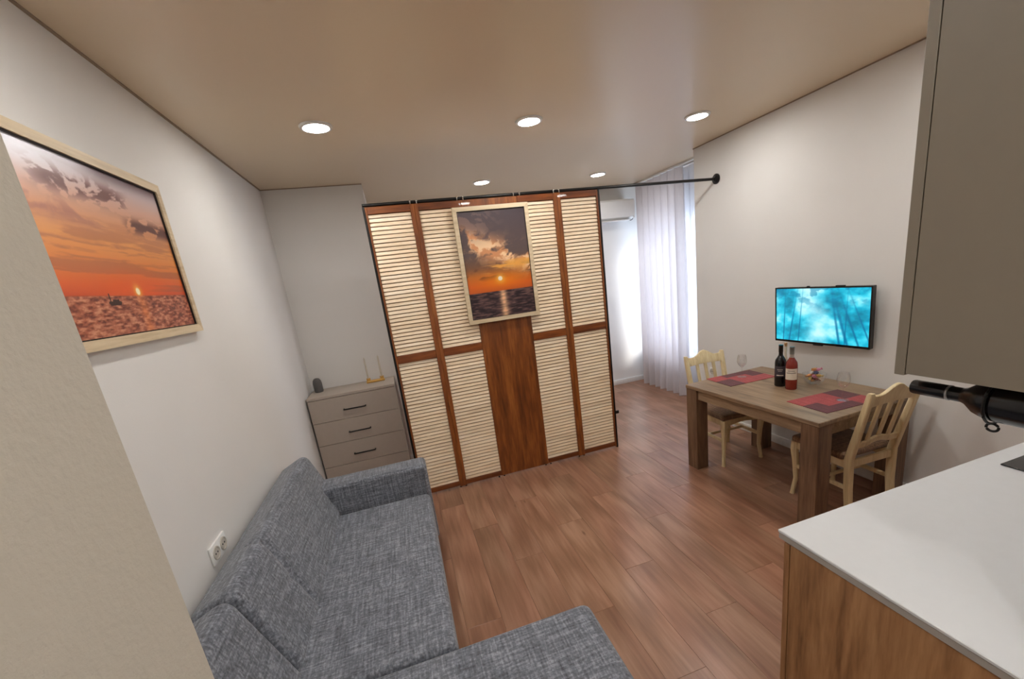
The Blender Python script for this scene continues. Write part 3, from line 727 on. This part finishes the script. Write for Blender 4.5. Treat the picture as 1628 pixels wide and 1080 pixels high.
def wine_glass(label, x, y):
    o = lathe('wine_glass', [(0.0, 0.002), (0.033, 0.0), (0.034, 0.002), (0.006, 0.008), (0.0038, 0.02), (0.0038, 0.075), (0.012, 0.085), (0.030, 0.105), (0.037, 0.13), (0.034, 0.160), (0.029, 0.182), (0.0282, 0.182), (0.033, 0.160), (0.0360, 0.13), (0.029, 0.107), (0.011, 0.088), (0.0, 0.085)], M['glass'], None, 32, (x, y, TZ+0.0034))
    return tag(o, label, 'wine glass', 'wine glasses on the placemats')
wine_glass('clear wine glass on the far red placemat', 2.585, 2.685)
wine_glass('clear wine glass on the near red placemat', 2.600, 1.875)
def bottle(name, label, x, y, body, neck, foil, lab, sc=1.0, marks=None):
    r = thing(name, label, 'bottle', (x, y, TZ+0.0005))
    lathe('body', [(0.0, 0.0), (0.034*sc, 0.0), (0.0375*sc, 0.006), (0.0375*sc, 0.175), (0.034*sc, 0.198), (0.022*sc, 0.218), (0.0150, 0.232)], body, r, 28)
    lathe('neck', [(0.0150, 0.232), (0.0138, 0.245), (0.0138, 0.262)], neck, r, 20)
    lathe('cap', [(0.0138, 0.255), (0.0150, 0.256), (0.0150, 0.302), (0.0155, 0.303), (0.0155, 0.308), (0.0, 0.309)], foil, r, 20)
    n = 14; rs = 0.0380*sc
    def band(nm, z0, z1, a0, a1, m, rr, parent):
        v = []; f = []
        for i in range(n+1):
            a = a0+(a1-a0)*i/n
            for q, z in ((rr, z0), (rr, z1), (rr-0.0004, z1), (rr-0.0004, z0)): v.append((q*math.cos(a), q*math.sin(a), z))
        for i in range(n):
            for k in range(4): f.append((i*4+k, i*4+(k+1) % 4, i*4+4+(k+1) % 4, i*4+4+k))
        return pyd(nm, v, f, m, parent, True)
    A = math.radians(218)
    lb = band('label', 0.075, 0.155, A-1.15, A+1.15, lab, rs, r)
    for z0, z1, wd in (marks or ()): band('label_print', z0, z1, A-wd, A+wd, M['label_ink'] if lab is M['label_w'] else M['label_w'], rs+0.0005, lb)
    return r
bottle('wine_bottle', 'black wine bottle with a dark label on the table', 2.602, 2.338, M['dark_bottle'], M['dark_bottle'], M['dark_bottle'], M['label_d'], 1.0, ((0.128, 0.131, 0.5), (0.118, 0.120, 0.35), (0.084, 0.090, 0.6)))
bottle('wine_bottle', 'amber rose bottle with a white label and grey cap', 2.592, 2.238, M['rose'], M['rose_neck'], M['foil_grey'], M['label_w'], 1.0, ((0.122, 0.126, 0.8), (0.138, 0.141, 0.6)))
pb = thing('slim_bottle', 'slim pale bottle with a cork behind the two wine bottles', 'bottle', (2.700, 2.385, TZ+0.0005))
lathe('body', [(0.0, 0.0), (0.026, 0.0), (0.028, 0.005), (0.027, 0.12), (0.014, 0.17), (0.0095, 0.20), (0.0095, 0.275)], M['pale_bottle'], pb, 22)
lathe('cork', [(0.0092, 0.270), (0.0092, 0.285), (0.0105, 0.287), (0.0105, 0.302), (0.0, 0.303)], M['cork'], pb, 16)
bx_, by_ = 2.792, 2.225
tag(lathe('glass_bowl', [(0.0, 0.003), (0.035, 0.0), (0.040, 0.004), (0.058, 0.02), (0.072, 0.05), (0.076, 0.078), (0.0735, 0.078), (0.069, 0.051), (0.055, 0.023), (0.036, 0.008), (0.0, 0.007)], M['glass'], None, 36, (bx_, by_, TZ+0.0005)), 'clear glass bowl of wrapped sweets on the table', 'bowl')
def candy(mat, x, y, z, rx, rz, s):
    v, f = rings([[(q*s, 0.012*s*r_*math.cos(2*PI*j/10), 0.010*s*r_*math.sin(2*PI*j/10)) for j in range(10)] for q, r_ in ((-0.030, 1.0), (-0.020, 0.3), (-0.016, 0.85), (-0.006, 1.1), (0.006, 1.1), (0.016, 0.85), (0.020, 0.3), (0.030, 1.0))])
    o = pyd('sweet', v, f, mat, None, True, (bx_+x, by_+y, TZ+z), (rx, 0.25*math.sin(rz*3), rz))
    return tag(o, '%s wrapped sweet in the glass bowl' % mat.name.split('_')[1], 'sweet', 'wrapped sweets in the bowl')
rc = random.Random(3)
lay = [(0.0, 0.0, 0.022)]+[(0.028*math.cos(a), 0.028*math.sin(a), 0.034) for a in (0.3, 2.4, 4.5)]+[(0.042*math.cos(a), 0.042*math.sin(a), 0.060) for a in (0, 1.25, 2.5, 3.75, 5.0)]+[(0.02*math.cos(a), 0.02*math.sin(a), 0.082) for a in (0.5, 2.6, 4.7)]+[(0.0, 0.0, 0.104), (0.035, -0.01, 0.098)]
for i, (a, b, c_) in enumerate(lay): candy(CANDY[i % 6], a*0.72, b*0.72, c_+0.006, rc.uniform(0, 3), rc.uniform(0, 6), 0.86)

# ------------------------------------------------------------------ kitchen
KX = 0.99; KY0, KF, UF = 0.272, 0.862, 0.610
for i in range(3):
    x0 = KX+i*0.66; x1 = x0+0.655
    nm = ('oak kitchen base cabinet with its wooden end panel in the right foreground', 'base cabinet beneath the black hob', 'base cabinet against the television wall')[i]
    b_ = thing('base_cabinet', nm, 'cabinet', ((x0+x1)/2, (KY0+KF)/2, 0), 0, 'kitchen base cabinets')
    hw = (x1-x0)/2; hy = (KF-KY0)/2
    box('body', (-hw+0.018, hw-0.001), (-hy, hy-0.022), (0.10, 0.868), M['cabinet'], b_)
    box('side_panel', (-hw+0.001, -hw+0.0175), (-hy, hy-0.022), (0.0, 0.868), M['oak'], b_, 0.001, 1)
    d_ = box('door', (-hw+0.002, hw-0.002), (hy-0.019, hy), (0.10, 0.862), M['oak'], b_, 0.001, 1)
    tube('handle', [(0.20, 0.010, 0.30), (0.20, 0.036, 0.30), (0.20, 0.036, 0.14), (0.20, 0.010, 0.14)], 0.006, M['black'], d_, 8)
    box('plinth', (-hw+0.02, hw-0.001), (-hy, hy-0.06), (0.0, 0.099), M['dark_foot'], b_)
wt = thing('worktop', 'white kitchen worktop with a grey edge in the right foreground', 'worktop', (KX, KY0, 0.870))
box('slab', (-0.004, XR-KX-0.002), (0.0, 0.608), (0.020, 0.030), M['worktop'], wt, 0.002, 1)
box('edge_band', (-0.002, XR-KX-0.002), (0.0, 0.606), (0.0, 0.0198), M['worktop_edge'], wt, 0.001, 1)
hb = thing('hob', 'black glass hob set into the white worktop at the right edge', 'hob', (1.905, 0.33, 0.9002))
box('glass', (0.0, 0.56), (0.0, 0.488), (0.0, 0.006), M['hob'], hb, 0.002, 1)
for a, b, c_ in ((0.15, 0.13, 0.09), (0.41, 0.13, 0.07), (0.15, 0.36, 0.07), (0.41, 0.36, 0.09)):
    lathe('cooking_ring', [(c_, 0.0062), (c_-0.003, 0.0062)], M['steel'], hb, 36, (a, b, 0), closed=False)
for i in range(3):
    x0 = KX+i*0.66; x1 = x0+0.655
    nm = ('tall taupe wall cabinet end panel hanging in the right foreground', 'taupe wall cabinet above the hob', 'taupe wall cabinet against the television wall')[i]
    b_ = thing('wall_cabinet', nm, 'cabinet', ((x0+x1)/2, (KY0+UF)/2, 1.45), 0, 'kitchen wall cabinets')
    hw = (x1-x0)/2; hy = (UF-KY0)/2
    box('body', (-hw+0.001, hw-0.001), (-hy, hy-0.0215), (0.0, 1.27), M['cabinet'], b_, 0.0008, 1)
    box('door', (-hw+0.001, hw-0.001), (hy-0.0195, hy), (-0.004, 1.268), M['cabinet'], b_, 0.0012, 1)
# bottle lying in a wire holder under the wall cabinet
wb = thing('hanging_bottle', 'black bottle lying sideways under the taupe wall cabinet', 'bottle', (1.055, 0.608, 1.4055))
BR = (-PI/2, 0, 0)
def along(name, prof, mat): return lathe(name, [(r, z) for r, z in prof], mat, wb, 30, (0, 0, 0), (PI/2, 0, 0))
along('neck', [(0.0, 0.0), (0.0145, 0.0), (0.0155, 0.003), (0.0155, 0.060), (0.0148, 0.062), (0.0148, 0.086)], M['dark_bottle'])
along('body', [(0.0148, 0.086), (0.018, 0.094), (0.031, 0.110), (0.0388, 0.130), (0.0398, 0.145), (0.0398, 0.290), (0.034, 0.297), (0.0, 0.298)], M['dark_bottle'])
along('collar_ring', [(0.0150, 0.062), (0.0162, 0.063), (0.0162, 0.066), (0.0150, 0.067)], M['steel'])
along('label', [(0.0399, 0.195), (0.0401, 0.196), (0.0401, 0.275), (0.0399, 0.276)], M['label_d'])
ho = thing('bottle_holder', 'black wire holder under the wall cabinet carrying the bottle', 'bottle holder', (1.055, 0.47, 1.45))
for dy in (0.0, -0.12):
    tube('ring', [(0.0440*math.sin(a), dy, -0.0445-0.0440*math.cos(a)) for a in [PI*2*i/32 for i in range(33)]], 0.0024, M['black'], ho, 8)
tube('hook', [(0.0, 0.002+0.009*math.sin(a), -0.0985-0.0075*math.cos(a)) for a in [PI*2*i/24 for i in range(25)]], 0.0024, M['black'], ho, 8)
box('strip', (-0.008, 0.008), (-0.135, 0.015), (-0.0028, 0.0), M['black'], ho)
